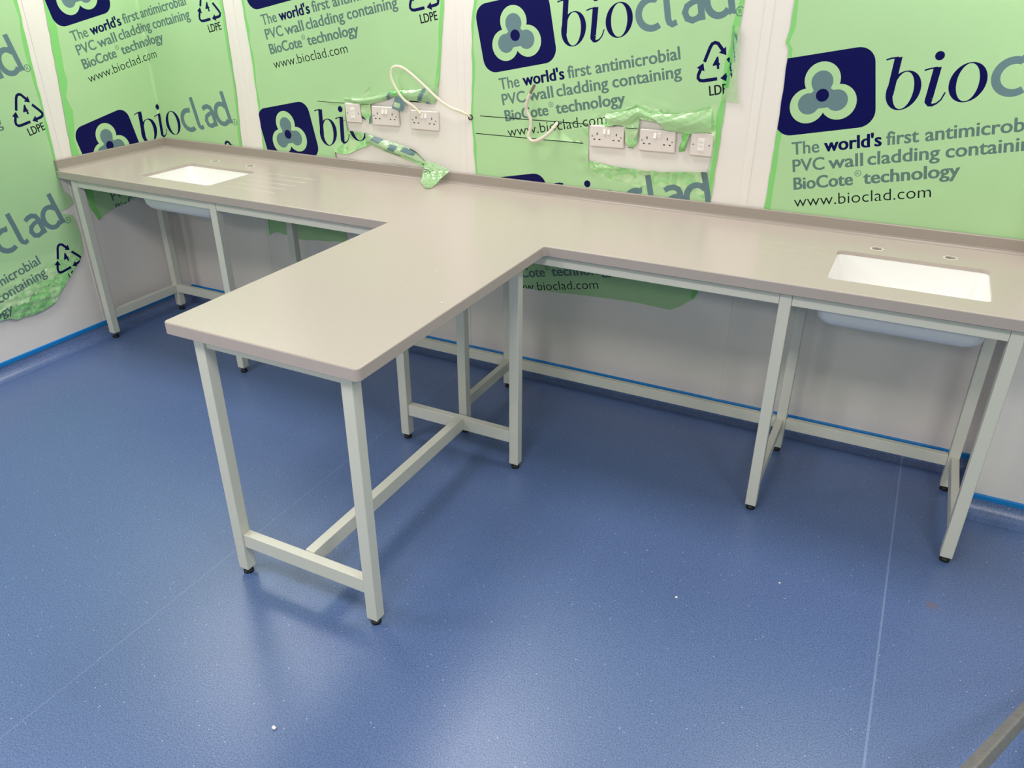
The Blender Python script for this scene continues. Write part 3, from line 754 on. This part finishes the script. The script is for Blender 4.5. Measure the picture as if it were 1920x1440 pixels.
# ---------------------------------------------------------------- wall plates
YW = -.0030
def plate_mesh(hw, hh, th=.0115):
    bm = bmesh.new(); rings = []
    for e, y in ((0, 0), (0, -th * .45), (.0012, -th * .8), (.004, -th)):
        rings.append([(p.x, y, p.y) for p in rect(-hw + e, hw - e, -hh + e, hh - e, .004, 4)])
    loft(bm, rings, cap1=True); bmesh.ops.recalc_face_normals(bm, faces=bm.faces); return bm
TH_ = .0115
def slots(root, L_):
    for x, z, sx, sz in L_:
        obj('pin_slot', mbox(x - sx, x + sx, -TH_ - .0004, -TH_ + .0012, z - sz, z + sz), M_hole, root)
def screws(root, xs):
    for x in xs:
        bm = bmesh.new(); cyl(bm, (x, 0), .0030, -TH_ + .001, -TH_ - .0006, 14, axis='Y'); obj('screw', bm, M_screw, root)
def double_socket(x, z, rot, label, rock=(0, 0)):
    t = thing('double_socket', label, 'socket', (x, YW, z), 'double power sockets'); t.rotation_euler = (0, rot, 0)
    obj('faceplate', plate_mesh(.0745, .0432), M_plate, t)
    for sx, dz in zip((-.0095, .0095), rock):
        bm = bmesh.new(); vs = box(bm, sx - .0055, sx + .0055, -TH_ - .0035, -TH_ + .001, .010, .030, bev=.001)
        for v in bm.verts:
            if v.co.y < -TH_ - .002: v.co.y += (v.co.z - .02) * dz
        obj('rocker_switch', bm, M_rock, t)
    L_ = []
    for c in (-.042, .042):
        L_ += [(c, .010, .0021, .0050), (c - .0115, -.0125, .0040, .0021), (c + .0115, -.0125, .0040, .0021)]
    slots(t, L_); screws(t, (-.0625, .0625)); return t
def data_outlet(x, z, rot, label):
    t = thing('data_outlet', label, 'outlet', (x, YW, z), 'network outlets'); t.rotation_euler = (0, rot, 0)
    obj('faceplate', plate_mesh(.0440, .0440), M_plate, t)
    md = obj('jack_module', mbox(-.0125, .0125, -TH_ - .0020, -TH_ + .002, -.0250, .0250, bev=.0012), M_rock, t)
    obj('shutter', mbox(-.0085, .0085, -TH_ - .0032, -TH_ - .0015, -.0190, -.0100, bev=.0006), M_rock, md)
    obj('shutter_recess', mbox(-.0085, .0085, -TH_ - .0024, -TH_ - .0010, -.0095, -.0010), M_plate, md)
    obj('label_window', mbox(-.0090, .0090, -TH_ - .0026, -TH_ - .0015, .0060, .0150, bev=.0004), M_plate, md)
    screws(t, (-.032, .032)); return t
data_outlet(1.3387, 1.1735, -.02, 'square network outlet at the left end of the left plate group')
double_socket(1.5237, 1.1725, -.02, 'white double socket in the middle of the left plate group', (.18, .18))
double_socket(1.7390, 1.1690, -.01, 'white double socket at the right end of the left group, below the looped cable', (.18, .18))
double_socket(2.6272, 1.1700, -.015, 'white double socket at the left end of the right plate group', (.18, .18))
double_socket(2.8420, 1.1712, -.01, 'white double socket in the middle of the right group, its two switches set opposite', (.25, -.25))
data_outlet(3.0215, 1.1718, .0, 'square network outlet at the right end of the right plate group')

# ---------------------------------------------------------------- cables
def cable(name, label, pts, mats, ra, rb, hole, tip=None):
    P = catmull(pts, 8); t = thing(name, label, 'cable', hole)
    o0 = Vector(hole)
    bm = bmesh.new(); tube(bm, [p - o0 for p in P], ra, rb, 10); obj('sheath', bm, mats, t, smooth=True)
    bm = bmesh.new(); R_ = [(.0125, -.0032), (.0125, -.0040), (.0075, -.0040), (.0075, -.0028)]
    loft(bm, [[(hole[0] - o0.x + r_ * math.cos(2 * math.pi * k / 20), y - o0.y, hole[2] - o0.z + r_ * math.sin(2 * math.pi * k / 20)) for k in range(20)] for r_, y in R_])
    bmesh.ops.recalc_face_normals(bm, faces=bm.faces); obj('entry_hole', bm, M_hole, t)
    if tip:
        Q = catmull(tip, 6); bm = bmesh.new(); tube(bm, [q - o0 for q in Q], .0062, .0048, 8)
        for v in bm.verts: v.co += Vector((.0008 * math.sin(v.co.z * 900), 0, 0))
        obj('bare_end', bm, M_bare, t)
    return t
# the free end of the flat cable hangs in front of the socket switches
cable('flat_cable', 'cream flat cable looping up from a wall hole and down over the left sockets',
      [(1.977, -.001, 1.199), (1.968, -.018, 1.212), (1.940, -.030, 1.226), (1.8964, -.034, 1.238), (1.840, -.038, 1.268), (1.7707, -.045, 1.3225), (1.708, -.052, 1.371), (1.668, -.056, 1.394), (1.634, -.056, 1.399), (1.606, -.053, 1.385), (1.600, -.050, 1.345), (1.626, -.044, 1.290), (1.655, -.038, 1.255), (1.698, -.030, 1.228), (1.730, -.023, 1.197)],
      M_cable, .0062, .0035, (1.9774, -.0005, 1.1985))
cable('grey_cable', 'pale grey S-bent cable with a frayed end, poking out over the printed web address',
      [(2.3953, -.001, 1.203), (2.403, -.020, 1.206), (2.3887, -.036, 1.1815), (2.3618, -.046, 1.155), (2.330, -.048, 1.136), (2.303, -.046, 1.1305), (2.285, -.042, 1.141), (2.2822, -.040, 1.155), (2.2889, -.036, 1.1788), (2.2884, -.034, 1.2153), (2.2713, -.034, 1.2454), (2.2683, -.036, 1.2692), (2.2763, -.038, 1.2982), (2.2890, -.040, 1.3215)],
      M_grey_cable, .0076, .0052, (2.3953, -.0005, 1.2025), tip=[(2.2880, -.040, 1.3200), (2.2965, -.041, 1.336), (2.3095, -.042, 1.3575)])

# ---------------------------------------------------------------- folding stand at the lower right corner, crumbs
st = thing('folding_stand', 'dull aluminium brace of a folding stand cutting across the lower right corner', 'stand', (4.45, -1.02, 0))
o0 = Vector(st.location)
def channel(name, a, b, wd=.036, hd=.034, up=Vector((0, 0, 1)), roll=0.0):
    a, b = Vector(a), Vector(b); t = (b - a).normalized(); s = t.cross(up).normalized(); u = s.cross(t)
    bm = bmesh.new(); rings = []
    prof = [(-wd / 2, -hd / 2), (wd / 2, -hd / 2), (wd / 2, hd / 2), (-wd / 2, hd / 2)]
    pr = [Vector((q.x * math.cos(roll) - q.y * math.sin(roll), q.x * math.sin(roll) + q.y * math.cos(roll))) for q in round_poly([Vector(p) for p in prof], .005, 3)]
    for p in (a, b): rings.append([p + s * q.x + u * q.y - o0 for q in pr])
    loft(bm, rings, cap0=True, cap1=True); bmesh.ops.recalc_face_normals(bm, faces=bm.faces)
    return obj(name, bm, M_alu, st)
A0, A1 = Vector((4.460, -1.060, .0185)), Vector((4.115, -1.919, .40))
b1 = channel('brace', A0 + Vector((0, 0, .006)), A1, wd=.030, hd=.026, roll=-.60)
b2 = channel('brace', A1 + (A0 - A1).normalized() * .06 + Vector((.05, 0, -.0)), (4.30, -2.45, .018))
pv = A1.lerp(A0, .075)
bm = bmesh.new(); tube(bm, [pv - o0 + Vector((.0, .0, .0)), pv - o0 + Vector((.050, -.018, -.002))], .007, n=12); obj('pivot_bolt', bm, M_bare, st)

for x, y, z, s, lab in ((3.3968, -1.2347, 0, .006, 'small white crumb on the open floor right of the peninsula'),
                        (2.5866, -2.1949, 0, .007, 'white crumb on the floor in front of the peninsula, near the bottom edge'),
                        (3.6802, -1.0163, 0, .0045, 'tiny white crumb on the floor in front of the right-hand sink frame'),
                        (2.462, -1.1022, H, .0035, 'tiny white crumb on the worktop, about halfway along the peninsula'),
                        (2.6176, -1.3213, H, .0035, 'tiny white crumb by the right edge of the peninsula top')):
    bm = bmesh.new(); bmesh.ops.create_icosphere(bm, subdivisions=1, radius=s)
    for v in bm.verts: v.co *= random.uniform(.7, 1.15); v.co.z *= .6
    lo = min(v.co.z for v in bm.verts)
    for v in bm.verts: v.co.z -= lo
    o = obj('plaster_crumb', bm, M_chip); o.location = (x, y, z); tag(o, lab, 'crumb', 'plaster crumbs')
